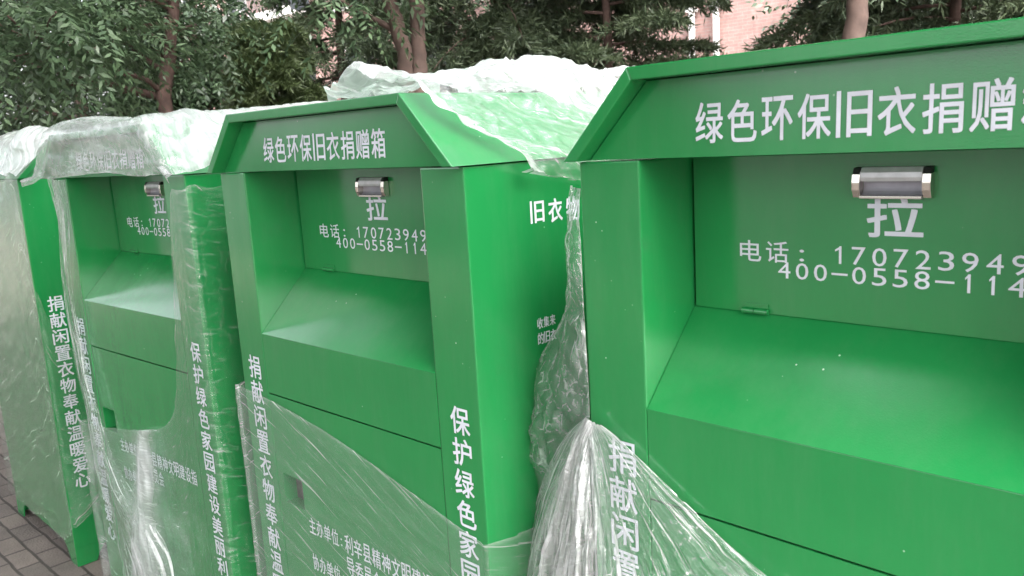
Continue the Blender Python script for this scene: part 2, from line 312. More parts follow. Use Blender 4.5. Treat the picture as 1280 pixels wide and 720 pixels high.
# ------------------------------------------------------------------ the donation bin
def make_bin():
    t = empty('donation_bin')
    b = MB()
    b.box(0, AX, 0, D, 0.085, HE-0.002, 0.0035)
    b.box(W-AX, W, 0, D, 0.085, HE-0.002, 0.0035)
    b.box(AX, W-AX, D-0.006, D-0.001, 0.085, HE-0.002)
    b.box(AX, W-AX, 0.012, D-0.01, 0.09, 0.1)
    b.box(AX, W-AX, 0.012, DP+0.2, HE+0.003, HE+0.009)
    foot = [(0.0, 0.086), (0.16, 0.086), (0.125, 0.07), (0.1, 0.035), (0.085, 0.0), (0.0, 0.0)]
    for y in (0.0005, D-0.0065):
        b.prism([(x+0.0005, z) for x, z in foot], 1, y, y+0.006, 0.001); b.prism([(W-0.0005-x, z) for x, z in foot], 1, y, y+0.006, 0.001)
    for x in (0.001, W-0.007):
        b.prism([(y+0.0075, z) for y, z in foot], 0, x, x+0.006, 0.001); b.prism([(D-0.0075-y, z) for y, z in foot], 0, x, x+0.006, 0.001)
    body = b.build('body', PAINT, t)
    # canopy roof: folded sheet with a deep front edge
    r = MB(); sl_ = math.hypot(INS+OV, HR); k = FT/(HR/sl_)
    outer = [(-OV, HE), (INS, HT), (W-INS, HT), (W+OV, HE)]
    tx = FT*math.tan(0.5*math.atan2(HR, INS+OV))
    inner = [(W+OV-k, HE), (W-INS-tx, HT-FT), (INS+tx, HT-FT), (-OV+k, HE)]
    # three slabs mitred together
    r.prism([outer[0], outer[1], inner[2], inner[3]], 1, -PR, D+0.03, 0.0022)
    r.prism([outer[1], outer[2], inner[1], inner[2]], 1, -PR, D+0.03, 0.0022)
    r.prism([outer[2], outer[3], inner[0], inner[1]], 1, -PR, D+0.03, 0.0022)
    r.build('roof', PAINT, t)
    g = MB(); e = 0.002
    gp = [(-OV+k+e+0.002, HE), (INS+tx+e*0.4, HT-FT-e), (W-INS-tx-e*0.4, HT-FT-e), (W+OV-k-e-0.002, HE)]
    g.prism(gp, 1, 0.0, 0.006); gable = g.build('gable_panel', PAINT, t)
    g = MB(); g.prism(gp, 1, D-0.007, D-0.002); g.build('rear_panel', PAINT, t)
    L = Letters(on_y(-0.0008)); L.row('绿色环保旧衣捐赠箱', 0.246, 0.757, 1.781, 1.845, 0.13, 0.01); L.build('lettering', gable)
    tl_ = R_(-2.2); gable.rotation_euler = (tl_, 0, 0); gable.location = (0, math.sin(tl_)*HE, HE-math.cos(tl_)*HE+0.0006)
    # chute: slope, lip, hinged flap
    s = MB(); s.prism([(0.0, ZL), (DP+0.01, ZB+0.01), (DP+0.01, ZB+0.003), (0.006, ZL-0.006)], 0, AX+0.0015, W-AX-0.0015); s.build('chute_slope', PAINT, t)
    s = MB(); s.box(AX+0.0008, W-AX-0.002, 0.0006, 0.006, ZS+0.002, ZL-0.0005, 0.0012); s.build('lip_panel', PAINT, t)
    f = MB(); f.box(AX+0.006, W-AX-0.006, DP, DP+0.004, ZB+0.004, HE-0.006, 0.001); flap = f.build('chute_flap', PAINT, t)
    L = Letters(on_y(DP-0.0008))
    L.fit('拉', 0.457, 0.543, 1.622, 1.689, 0.016)
    L.row('电话', 0.233, 0.325, 1.571, 1.608, 0.18, 0.006); L.fit('：', 0.345, 0.353, 1.576, 1.596, 0.006)
    L.row('170723949', 0.401, 0.686, 1.576, 1.605, 0.32, 0.0)
    for i, c in enumerate('400-0558-114'):
        a = 0.306 + i*0.0322
        if c == '-': L.fit(c, a-0.002, a+0.025, 1.557, 1.5605, 0.0)
        else: L.fit(c, a+(0.004 if c == '1' else 0), a+(0.018 if c == '1' else 0.0225), 1.545, 1.573, 0.0)
    L.build('lettering', flap)
    # recessed cup handle: two chrome cheeks, brushed bar and shade-grey scoop between them
    h = MB(); x0, x1, zb, zt, y = 0.439, 0.557, 1.684, 1.732, DP
    for xa, xb in ((x0, x0+0.0125), (x1-0.0125, x1)):
        pr = [(y-0.0005, zb), (y-0.013, zb+0.001), (y-0.017, zb+0.012), (y-0.018, zb+0.024), (y-0.016, zt-0.010), (y-0.0005, zt-0.0095)]
        h.prism(pr, 0, xa, xb, 0.001, 0)
        h.prism([(y-0.0005, zt-0.0093), (y-0.0155, zt-0.0098), (y-0.012, zt-0.001), (y-0.0005, zt)], 0, xa+0.001, xb-0.001, 0.0006, 2)
    xa, xb = x0+0.0127, x1-0.0127
    h.prism([(y-0.0005, zt-0.021), (y-0.014, zt-0.022), (y-0.0165, zt-0.016), (y-0.016, zt-0.008), (y-0.010, zt-0.0005), (y-0.0005, zt)], 0, xa, xb, 0.0008, 1)
    arc = []
    for i in range(9):
        q = i/8; arc.append((y-0.0140*q**5-0.0012, zt-0.021-q*(0.048-0.0225)))
    h.prism(arc + [(y-0.0162, zb), (y-0.0003, zb), (y-0.0003, zt-0.0212)], 0, xa, xb, 0, 3)
    h.prism([(y-0.0164, zb-0.0005), (y-0.0178, zb), (y-0.0178, zb+0.0035), (y-0.0164, zb+0.0045)], 0, xa, xb, 0.0004, 0)
    h.build('handle', [CHROME, BRUSH, BLACK, CUP_SHADE], flap)
    for hx in (0.239, 0.712):
        h = MB(); h.tube([(hx, DP-0.0055, ZB+0.008), (hx+0.024, DP-0.0055, ZB+0.008)], [0.005]*2, 12); h.tube([(hx+0.025, DP-0.0055, ZB+0.008), (hx+0.05, DP-0.0055, ZB+0.008)], [0.005]*2, 12)
        h.box(hx+0.001, hx+0.049, DP-0.0026, DP-0.0003, ZB+0.006, ZB+0.021, 0.0006)
        h.build('hinge', PAINT, flap)
    # lower access door with a lock opening
    d = MB(); X = [AX+0.0022, 0.163, 0.262, W-AX-0.0022]; Z = [0.105, 0.832, 0.918, ZS-0.002]
    for i in range(3):
        for j in range(3):
            if (i, j) != (1, 1): d.box(X[i], X[i+1], 0.0012, 0.006, Z[j], Z[j+1])
    door = d.build('access_door', PAINT, t)
    # weld away the inner walls of the nine-patch
    bm = bmesh.new(); bm.from_mesh(door.data); bmesh.ops.remove_doubles(bm, verts=bm.verts[:], dist=1e-5)
    seen = {}
    for fc in bm.faces: seen.setdefault(tuple(sorted(v.index for v in fc.verts)), []).append(fc)
    bmesh.ops.delete(bm, geom=[q for l in seen.values() if len(l) > 1 for q in l], context='FACES_ONLY')
    bmesh.ops.recalc_face_normals(bm, faces=bm.faces[:]); bm.to_mesh(door.data); bm.free()
    rc = MB(); xa, xb, za, zb = 0.163, 0.262, 0.832, 0.918
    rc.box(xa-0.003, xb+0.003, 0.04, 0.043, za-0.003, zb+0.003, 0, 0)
    rc.box(xa-0.003, xa-0.0003, 0.0062, 0.04, za-0.003, zb+0.003, 0, 1); rc.box(xb+0.0003, xb+0.003, 0.0062, 0.04, za-0.003, zb+0.003, 0, 1)
    rc.box(xa-0.0002, xb+0.0002, 0.0062, 0.04, za-0.003, za-0.0003, 0, 1); rc.box(xa-0.0002, xb+0.0002, 0.0062, 0.04, zb+0.0003, zb+0.003, 0, 1)
    rc.box(xb-0.026, xb-0.008, 0.012, 0.036, zb-0.032, zb-0.012, 0.002, 0)
    rc.build('lock_recess', [HOLE, PAINT], door)
    L = Letters(on_y(0.0006))
    L.row('主办单位', 0.278, 0.418, 0.773, 0.82, 0.12, 0.006); L.fit('：', 0.428, 0.434, 0.78, 0.802, 0.004)
    L.row('利辛县精神文明建设指', 0.447, 0.838, 0.768, 0.82, 0.12, 0.006)
    L.row('导委员会', 0.447, 0.595, 0.705, 0.757, 0.12, 0.006)
    L.row('协办单位', 0.278, 0.41, 0.665, 0.713, 0.12, 0.006); L.fit('：', 0.422, 0.428, 0.672, 0.694, 0.004)
    L.build('lettering', door)
    L = Letters(on_y(-0.0008)); L.column('捐献闲置衣物奉献温暖爱心', 0.042, 0.106, 1.247, 0.0742, 0.067, 0.012); L.build('slogan_lettering', body)
    L = Letters(on_y(-0.0008)); L.column('保护绿色家园建设美丽利辛', 0.908, 0.968, 1.256, 0.0705, 0.062, 0.014); L.build('slogan_lettering', body)
    L = Letters(on_x(W+0.0008)); L.fit('旧', 0.184, 0.228, 1.625, 1.673, 0.016); L.fit('衣', 0.242, 0.288, 1.621, 1.673, 0.016); L.fit('物', 0.301, 0.348, 1.617, 1.672, 0.016)
    L.build('side_lettering', body); L = Letters(on_x(W+0.0008))
    L.row('收集来', 0.187, 0.247, 1.393, 1.417, 0.1, 0.01); L.row('的旧衣', 0.187, 0.247, 1.358, 1.384, 0.1, 0.01)
    L.build('side_lettering', body)
    return t

# ------------------------------------------------------------------ setting: ground, paving, kerb, planting bed
def sheet(name, x0, x1, y0, y1, z, m):
    b = MB(); b.add([(x0, y0, z), (x1, y0, z), (x1, y1, z), (x0, y1, z)], [(0, 1, 2, 3)]); o = b.build(name, m); return tag(o, kind='structure')
SOIL = simple('soil_and_litter', (0.07, 0.058, 0.042), 0.95, vary=0.5, scale=5, bump=0.8)
ASPH = simple('asphalt', (0.07, 0.07, 0.068), 0.9, vary=0.2, scale=8, bump=0.3)
CONC = simple('concrete', (0.33, 0.32, 0.30), 0.85, vary=0.15, scale=9, bump=0.3)
PAVE = brick_mat('brick_paving', 1.0, 0.205, 0.105, 0.007, (0.195, 0.160, 0.142), (0.130, 0.110, 0.099), (0.055, 0.046, 0.039), bump=0.9)
sheet('ground', -400, 400, -400, 400, -0.004, ASPH)
sheet('brick_pavement', -40, 30, -7.0, 3.2, 0.0, PAVE)
kb = MB()
x = -40.0
while x < 30: kb.box(x, x+0.99, 3.2, 3.32, -0.05, 0.12, 0.008); x += 1.0
tag(kb.build('kerb', CONC), kind='structure')
sheet('planting_bed', -40, 30, 3.32, 15.0, 0.06, SOIL)

# ------------------------------------------------------------------ apartment building behind the trees
def apartment():
    t = empty('apartment_building', (-10.5, 17.0, 0)); tag(t, 'pink brick apartment building with white balconies and drainpipes behind the trees', 'building')
    PINK = brick_mat('pink_brick', 1.0, 0.24, 0.075, 0.006, (0.40, 0.245, 0.215), (0.34, 0.205, 0.185), (0.36, 0.31, 0.29), bump=0.2, axes='xz')
    WH = simple('white_render', (0.70, 0.68, 0.66), 0.7, vary=0.06); PVC = simple('white_drainpipe', (0.78, 0.78, 0.76), 0.4, vary=0.03)
    GLS = simple('window_glass', (0.03, 0.035, 0.04), 0.06, vary=0.2); RAIL = simple('dark_railing', (0.12, 0.11, 0.115), 0.5)
    b = MB(); b.box(-30, 30, 0, 9, 0, 17); b.build('wall', PINK, t)
    r = MB(); r.box(-30.3, 30.3, -0.3, 9.3, 17.0, 17.3, 0.02); r.build('roof', WH, t)
    fl = MB()
    for k in range(1, 5): fl.box(-30.02, 30.02, -0.04, -0.002, 3.3*k-0.06, 3.3*k+0.06)
    fl.build('floor_band', WH, t)
    for i in range(15):
        xw = -28 + i*4.0
        for k in range(5):
            zb = 3.3*k+0.9
            if i % 3 == 0 or (i in (7, 8) and k == 1): continue
            f = MB(); f.box(xw-0.8, xw+0.8, -0.06, -0.004, zb-0.06, zb); f.box(xw-0.8, xw+0.8, -0.06, -0.004, zb+1.5, zb+1.56)
            for q in (-0.8, -0.03, 0.74): f.box(xw+q, xw+q+0.06, -0.05, -0.004, zb+0.002, zb+1.498)
            wf = f.build('window', WH, t); p = MB(); p.box(xw-0.738, xw+0.738, -0.02, -0.005, zb+0.003, zb+1.497); p.build('pane', GLS, wf)
    for i in range(0, 15, 3):
        xw = -28 + i*4.0
        for k in range(1, 5):
            zb = 3.3*k
            f = MB(); f.box(xw-1.9, xw+1.9, -1.35, -0.045, zb-0.08, zb+0.08, 0.01); f.box(xw-1.9, xw+1.9, -1.35, -1.25, zb+0.081, zb+0.25); bal = f.build('balcony', WH, t)
            g = MB(); g.box(xw-1.88, xw+1.88, -1.33, -1.28, zb+1.05, zb+1.1)
            for q in range(26): xx = xw-1.86+q*0.1488; g.box(xx-0.012, xx+0.012, -1.315, -1.295, zb+0.251, zb+1.049)
            g.build('railing', RAIL, bal)
            g = MB(); g.box(xw-1.2, xw+1.2, -0.03, -0.005, zb+0.082, zb+2.2); g.build('balcony_door', GLS, bal)
    for xp in (1.4, 2.05, -9.4, -21.5, 13.5):
        p = MB(); p.tube([(xp, -0.17, 0.1), (xp, -0.17, 16.8)], [0.075, 0.075], 12)
        for k in range(5): p.box(xp-0.11, xp+0.11, -0.26, -0.045, 1.2+3.3*k, 1.26+3.3*k)
        p.build('drainpipe', PVC, t)
    return t
apartment()

# ------------------------------------------------------------------ trees
BARK = simple('brown_bark', (0.115, 0.08, 0.066), 0.9, vary=0.35, scale=14, bump=1.0)
BARK2 = simple('red_brown_bark', (0.10, 0.06, 0.05), 0.9, vary=0.35, scale=16, bump=1.0)
BARK3 = simple('grey_brown_bark', (0.085, 0.055, 0.045), 0.9, vary=0.3, scale=10, bump=0.9)
LEAF_A = leaf_mat('compound_leaf_green', (0.030, 0.062, 0.029), (0.105, 0.165, 0.082), 0.3, 0.42)
LEAF_B = leaf_mat('dark_leaf_green', (0.016, 0.034, 0.017), (0.045, 0.078, 0.036), 0.2, 0.4)
LEAF_C = leaf_mat('cedar_needle_green', (0.036, 0.060, 0.034), (0.11, 0.145, 0.075), 0.15, 0.5)
LEAF_D = leaf_mat('yellow_green_needle', (0.05, 0.078, 0.03), (0.12, 0.165, 0.065), 0.2, 0.5)

def rnd_dirs(rng, n):
    v = rng.normal(size=(n, 3)); return v/np.linalg.norm(v, axis=1)[:, None]
def cross_n(a, b):
    c = np.cross(a, b); return c/np.maximum(np.linalg.norm(c, axis=1), 1e-6)[:, None]
def leaf_quads(P, Dv, Nv, ln, wd):
    """pointed leaf diamonds starting at P, running along Dv, lying across Nv"""
    S_ = cross_n(Dv, Nv); n_ = len(P)
    ln = ln[:, None]; wd = wd[:, None]
    V = np.stack([P, P+Dv*ln*0.42+S_*wd*0.5, P+Dv*ln, P+Dv*ln*0.42-S_*wd*0.5], 1).reshape(-1, 3)
    return V, np.arange(n_*4).reshape(-1, 4)
def sprays(rng, C, out_dir, n_leaf=9, length=0.3, leaf=(0.075, 0.026), droop=0.5):
    """pinnate sprays: a row of leaflets to both sides of each rachis"""
    n_ = len(C); ax = out_dir*0.8 + rng.normal(size=(n_, 3))*0.45; ax[:, 2] -= droop*rng.uniform(0.2, 1.0, n_)
    ax /= np.linalg.norm(ax, axis=1)[:, None]
    up = np.tile([0, 0, 1.0], (n_, 1)) + rng.normal(size=(n_, 3))*0.35
    sd_ = cross_n(ax, up); nm = cross_n(sd_, ax)
    Ls = length*rng.uniform(0.7, 1.25, n_); P, Dv, Nv, LN, WD = [], [], [], [], []
    for k in range(n_leaf):
        q = (k+1)/n_leaf; sg = 1 if k % 2 else -1
        P.append(C + ax*(Ls*q)[:, None] + np.array([0, 0, -1])*(Ls*q*q*0.25)[:, None])
        d = ax*0.55 + sd_*sg*(0.9 if k < n_leaf-1 else 0.0) + np.array([0, 0, -0.35]) + rng.normal(size=(n_, 3))*0.18
        Dv.append(d/np.linalg.norm(d, axis=1)[:, None]); Nv.append(nm + rng.normal(size=(n_, 3))*0.3)
        sc = rng.uniform(0.75, 1.2, n_)*(1-0.35*abs(q-0.5)); LN.append(leaf[0]*sc); WD.append(leaf[1]*sc)
    return leaf_quads(np.concatenate(P), np.concatenate(Dv), np.concatenate(Nv), np.concatenate(LN), np.concatenate(WD))

def limb(rng, a, b, r0, r1, n_=6, sag=0.08):
    a, b = Vector(a), Vector(b); L_ = (b-a).length; pts = []; off = Vector((rng.normal(), rng.normal(), rng.normal()))*sag*L_
    for i in range(n_):
        q = i/(n_-1); pts.append(a.lerp(b, q) + off*math.sin(q*math.pi)*0.5 + Vector((rng.normal(), rng.normal(), 0))*0.008*L_*(q > 0 and q < 1))
    return pts, [r0+(r1-r0)*i/(n_-1) for i in range(n_)]

def broadleaf(name, label, base, stems, crown, seed, bark, lm, clumps=55, per=42, cr=0.55, leaf=(0.075, 0.026), length=0.3, group=None, n_leaf=9, extra=(), holes=()):
    """stems: [(points relative to base, r0, r1)], crown: (cx, cy, cz, rx, ry, rz) relative; extra: clump centres"""
    rng = np.random.default_rng(seed); t = empty(name, base); tag(t, label, 'tree', group)
    tr = MB(); tips = []
    for pts, r0, r1 in stems:
        pts = [Vector(p) for p in pts]; fine = []
        for i in range(len(pts)-1):
            for q in range(5): fine.append(pts[i].lerp(pts[i+1], q/5) + Vector((rng.normal(), rng.normal(), 0))*0.006)
        fine.append(pts[-1]); tr.tube(fine, [r0+(r1-r0)*i/(len(fine)-1) for i in range(len(fine))], 12, 0, 0.22)
        tips += [(p, r0+(r1-r0)*i/(len(fine)-1)) for i, p in enumerate(fine)]
    cx, cy, cz, rx, ry, rz = crown; cl = []
    while len(cl) < clumps:
        v = rng.normal(size=3); v /= np.linalg.norm(v); q = rng.uniform(0.45, 1.0)**0.6
        c = np.array([cx+v[0]*rx*q, cy+v[1]*ry*q, cz+v[2]*rz*q])
        if c[2] > 0.9: cl.append(c)
    for c in extra: cl.append(np.array(c, float))
    for c in cl:
        best = min(tips, key=lambda tp: (tp[0]-Vector(c)).length + abs(tp[0].z-(c[2]-0.5))*0.6)
        if best[0].z < 0.7: continue
        p, r = limb(rng, best[0], c, min(best[1]*0.5, 0.035), 0.006, 6, 0.12); tr.tube(p, r, 6)
    tr.build('trunk', bark, t, True)
    C, O = [], []
    for c in cl:
        n_ = int(per*rng.uniform(0.6, 1.4)); d = rnd_dirs(rng, n_); s_ = cr*rng.uniform(0.65, 1.25)
        C.append(c + d*(s_*rng.uniform(0.2, 1.0, n_))[:, None]*np.array([1.0, 1.0, 0.5])); O.append(d)
    C = np.concatenate(C); O = np.concatenate(O); ok = C[:, 2] > 0.3
    for hp, hd, hr in holes:                                        # openings left so bright sky reflects in the paint below
        hd = np.array(hd)/np.linalg.norm(hd); q = C + np.array(base) - np.array(hp); al = q@hd
        dd = np.linalg.norm(q-al[:, None]*hd, axis=1); ok &= (dd > hr*(0.85+0.3*np.sin(C[:, 0]*9+C[:, 1]*7)**2))
    V, F = sprays(rng, C[ok], O[ok], n_leaf, length, leaf)
    np_mesh('crown', V, F, lm, t); return t

def cedar(name, label, base, height, spread, seed, lm=LEAF_C, bark=BARK2, nb=46, z0=0.6, group=None, needle=(0.085, 0.013), droop=0.5, twig=40):
    rng = np.random.default_rng(seed); t = empty(name, base); tag(t, label, 'tree', group)
    tr = MB(); pts = [Vector((rng.normal()*0.03*i/8, rng.normal()*0.03*i/8, height*i/8)) for i in range(9)]
    tr.tube(pts, [0.06*(1-i/8.4) for i in range(9)], 12, 0, 0.2)
    P, Dv = [], []
    for k in range(nb):
        z = z0+(height-z0)*(k/nb)**0.9; az = k*2.399+rng.normal()*0.3; L_ = spread*(1-0.8*(z/height))*rng.uniform(0.75, 1.15)
        hd = np.array([math.cos(az), math.sin(az), 0]); sd_ = np.array([-hd[1], hd[0], 0])
        bp = [np.array([0, 0, z]) + hd*L_*q + np.array([0, 0, 1])*L_*(0.12*q-droop*0.55*q*q) for q in np.linspace(0, 1, 8)]
        tr.tube(bp, [0.016*(1-q*0.85) for q in np.linspace(0, 1, 8)], 6)
        for j in range(twig):
            q = rng.uniform(0.06, 1.0)**0.8; i = min(int(q*7), 6); a = bp[i]+(bp[i+1]-bp[i])*(q*7-i)
            tl = (0.42*(1.1-q)+0.16)*rng.uniform(0.7, 1.3)*min(1.0, spread/2.2); sg = rng.choice((-1, 1))
            td = hd*rng.uniform(0.3, 0.9)+sd_*sg*rng.uniform(0.4, 1.0)+np.array([0, 0, -droop*rng.uniform(0.2, 1.2)]); td /= np.linalg.norm(td)
            m_ = int(24+tl*80); s_ = rng.uniform(0, 1, m_)
            P.append(a + td*(tl*s_)[:, None] + np.array([0, 0, -1])*(tl*droop*0.5*s_*s_)[:, None] + rng.normal(size=(m_, 3))*0.012)
            Dv.append(td*0.75 + rnd_dirs(rng, m_)*0.8)
    tr.build('trunk', bark, t, True)
    P = np.concatenate(P); Dv = np.concatenate(Dv); Dv /= np.linalg.norm(Dv, axis=1)[:, None]; n_ = len(P)
    V, F = leaf_quads(P, Dv, rnd_dirs(rng, n_), needle[0]*rng.uniform(0.7, 1.3, n_), needle[1]*rng.uniform(0.8, 1.4, n_))
    np_mesh('crown', V, F, lm, t); return t

def g0(px, dist): p = bearing(px, 120, dist); return Vector((p.x, p.y, 0.06))
def rel(base, px, py, dist): return tuple(bearing(px, py, dist)-base)

# broad-leaved tree on the left, one red-brown stem forking low
b1 = g0(206, 7.2)
broadleaf('compound_leaf_tree', 'leafy tree with slim red brown forking trunk behind the film wrapped bins at left', b1,
          [([(0, 0, 0), rel(b1, 205, 122, 7.2), rel(b1, 211, 70, 7.25), rel(b1, 217, 0, 7.3), (0.25, 0.1, 5.0)], 0.06, 0.035),
           ([rel(b1, 200, 112, 7.2), rel(b1, 180, 98, 7.0), rel(b1, 125, 84, 6.6), rel(b1, 60, 60, 6.2)], 0.022, 0.01)],
          (-1.1, -0.75, 3.8, 1.75, 1.6, 1.7), 3, BARK2, LEAF_A, 62, 50, 0.42, group='trees behind the bins', length=0.36, leaf=(0.08, 0.025), n_leaf=14,
          extra=[rel(b1, 40, 40, 6.0), rel(b1, 90, 30, 6.2), rel(b1, 20, 70, 6.0), rel(b1, 120, 60, 6.3), rel(b1, 150, 20, 6.6), rel(b1, 190, 60, 7.5), rel(b1, 235, 70, 7.6), rel(b1, 245, 30, 7.6), rel(b1, 165, 110, 7.5), rel(b1, 70, 15, 5.8), rel(b1, 10, 20, 5.8)])
# twin-stem tree in the middle
b2 = g0(508, 6.3)
broadleaf('twin_stem_tree', 'twin stemmed brown tree rising behind the middle bin', b2,
          [([(0.02, 0, 0), rel(b2, 524, 95, 6.3), rel(b2, 522, 50, 6.3), rel(b2, 521, -5, 6.3), (0.1, 0.15, 5.4)], 0.062, 0.045),
           ([(-0.02, 0, 0), rel(b2, 510, 95, 6.28), rel(b2, 498, 40, 6.25), rel(b2, 484, -5, 6.2), (-0.7, -0.3, 5.0)], 0.062, 0.042),
           ([rel(b2, 503, 60, 6.26), rel(b2, 492, 20, 6.5), rel(b2, 470, -20, 6.8)], 0.03, 0.015)],
          (0, 0, 4.6, 2.0, 1.9, 1.35), 8, BARK3, LEAF_A, 46, 40, 0.5, group='trees behind the bins', length=0.36, leaf=(0.08, 0.027), n_leaf=12,
          extra=[rel(b2, 425, 0, 6.0), rel(b2, 450, -18, 6.1)])
# single stem on the right
b3 = g0(1070, 6.0)
broadleaf('grey_brown_tree', 'thick single stemmed grey brown tree behind the nearest bin', b3,
          [([(0.03, 0, 0), rel(b3, 1068, 60, 6.0), rel(b3, 1071, -5, 6.0), (0.05, 0.1, 5.6)], 0.078, 0.06)],
          (0.2, 0.2, 4.9, 2.0, 1.9, 1.4), 12, BARK3, LEAF_A, 46, 38, 0.5, group='trees behind the bins', length=0.34)
# cedars
cedar('cedar_tree', 'drooping feathery cedar behind the middle bin, right of the twin stemmed trunk', g0(628, 8.6), 7.5, 2.3, 21, nb=84, twig=46, droop=0.85, group='cedars behind the bins')
cedar('cedar_tree', 'cedar with level layered branches left of the white drainpipes', g0(760, 8.2), 7.0, 1.65, 22, nb=90, twig=44, droop=0.28, group='cedars behind the bins')
cedar('cedar_tree', 'dark cedar at the right behind the nearest bin', g0(1190, 7.7), 8.0, 2.1, 23, nb=130, twig=50, droop=0.6, group='cedars behind the bins')
cedar('cedar_tree', 'small yellow green feathery conifer left of the middle bin', g0(340, 8.2), 2.95, 1.1, 24, lm=LEAF_D, nb=60, twig=40, droop=0.5, z0=0.25, group='cedars behind the bins')
cedar('cedar_tree', 'dark cedar between the twin stemmed tree and the small feathery conifer', g0(430, 9.6), 7.5, 1.2, 25, nb=84, twig=44, droop=0.7, group='cedars behind the bins')
# darker trees further back
FAR = [(-30, 11, 'dark bushy tree at the far left edge behind the bins'), (90, 11.5, 'dark bushy tree behind the low limb of the leafy tree'), (245, 12, 'dark bushy tree just right of the slim red brown trunk'),
       (560, 13, 'dark bushy tree behind the twin stemmed trunk and drooping cedar'), (1120, 12.5, 'dark bushy tree just right of the thick grey brown trunk'), (1240, 12, 'dark bushy tree at the far right behind the nearest bin')]
for i, (px, ds, lb) in enumerate(FAR):
    broadleaf('evergreen_tree', lb, g0(px, ds), [([(0, 0, 0), (0.1, 0.05, 2.0), (0.0, 0.1, 5.0)], 0.11, 0.05)], (0, 0, 2.9, *((1.5, 1.5, 2.3) if px not in (245, 1120) else (1.1, 1.1, 0.9)), ), 40+i, BARK, LEAF_B, 60, 26, 0.62,
              leaf=(0.12, 0.055), length=0.32, group='dark evergreen trees further back', n_leaf=7)

# unseen street trees across the pavement: crowns placed, outer pair added, to shade fronts and show in paint
for bx, by, cr_, sd_, nc, lb in ((-3.2, -5.6, (0.6, 2.7, 6.4, 3.5, 3.4, 1.8), 71, 110, 'tall street tree behind the viewer, opposite the second bin'), (3.4, -6.6, (-0.6, 2.9, 6.4, 3.5, 3.6, 1.8), 72, 110, 'tall street tree behind the viewer, opposite the nearest bin'),
                                 (-9.5, -12.0, (0, 0, 4.6, 3.6, 3.2, 3.4), 73, 100, 'broad low street tree added unseen behind the viewer, furthest left'), (7.5, -11.0, (0, 0, 4.6, 3.6, 3.2, 3.4), 74, 100, 'broad low street tree added unseen behind the viewer, furthest right')):
    broadleaf('street_tree', lb, Vector((bx, by, 0)), [([(0, 0, 0), (0.05, 0.1, 2.6), (0.1, 0.5, 5.0), (0.1, 0.9, 7.0)], 0.14, 0.07)], cr_, sd_, BARK3, LEAF_A, nc, 44, 0.9,
              leaf=(0.17, 0.07), length=0.5, group='street trees opposite the bins', holes=(((1.734, 0.166, 1.424), (-0.367, -0.283, 0.886), 0.58), ((1.558, 0.166, 1.425), (-0.466, -0.268, 0.843), 0.36)))  # crown gaps aimed to reflect sky in the nearest chute slope

# ------------------------------------------------------------------ the four bins
LAB = {'B': ('green metal donation bin in the middle with film over its roof and lower door'),
       'A': ('green donation bin second from the left with film hanging over its sign panel'),
       'C': ('nearest green donation bin at right with bare roof edge and speckled lip panel'),
       'Z': ('leftmost green donation bin turned sideways with its film wrapped plain side showing')}
proto = make_bin()
for i, k in enumerate('BACZ'):
    o = proto if i == 0 else copy_tree(proto)
    o.location = (POSE[k][0], POSE[k][1], 0.0); o.rotation_euler = (0, 0, POSE[k][2])
    tag(o, LAB[k], 'donation bin', 'green clothes donation bins in a row')

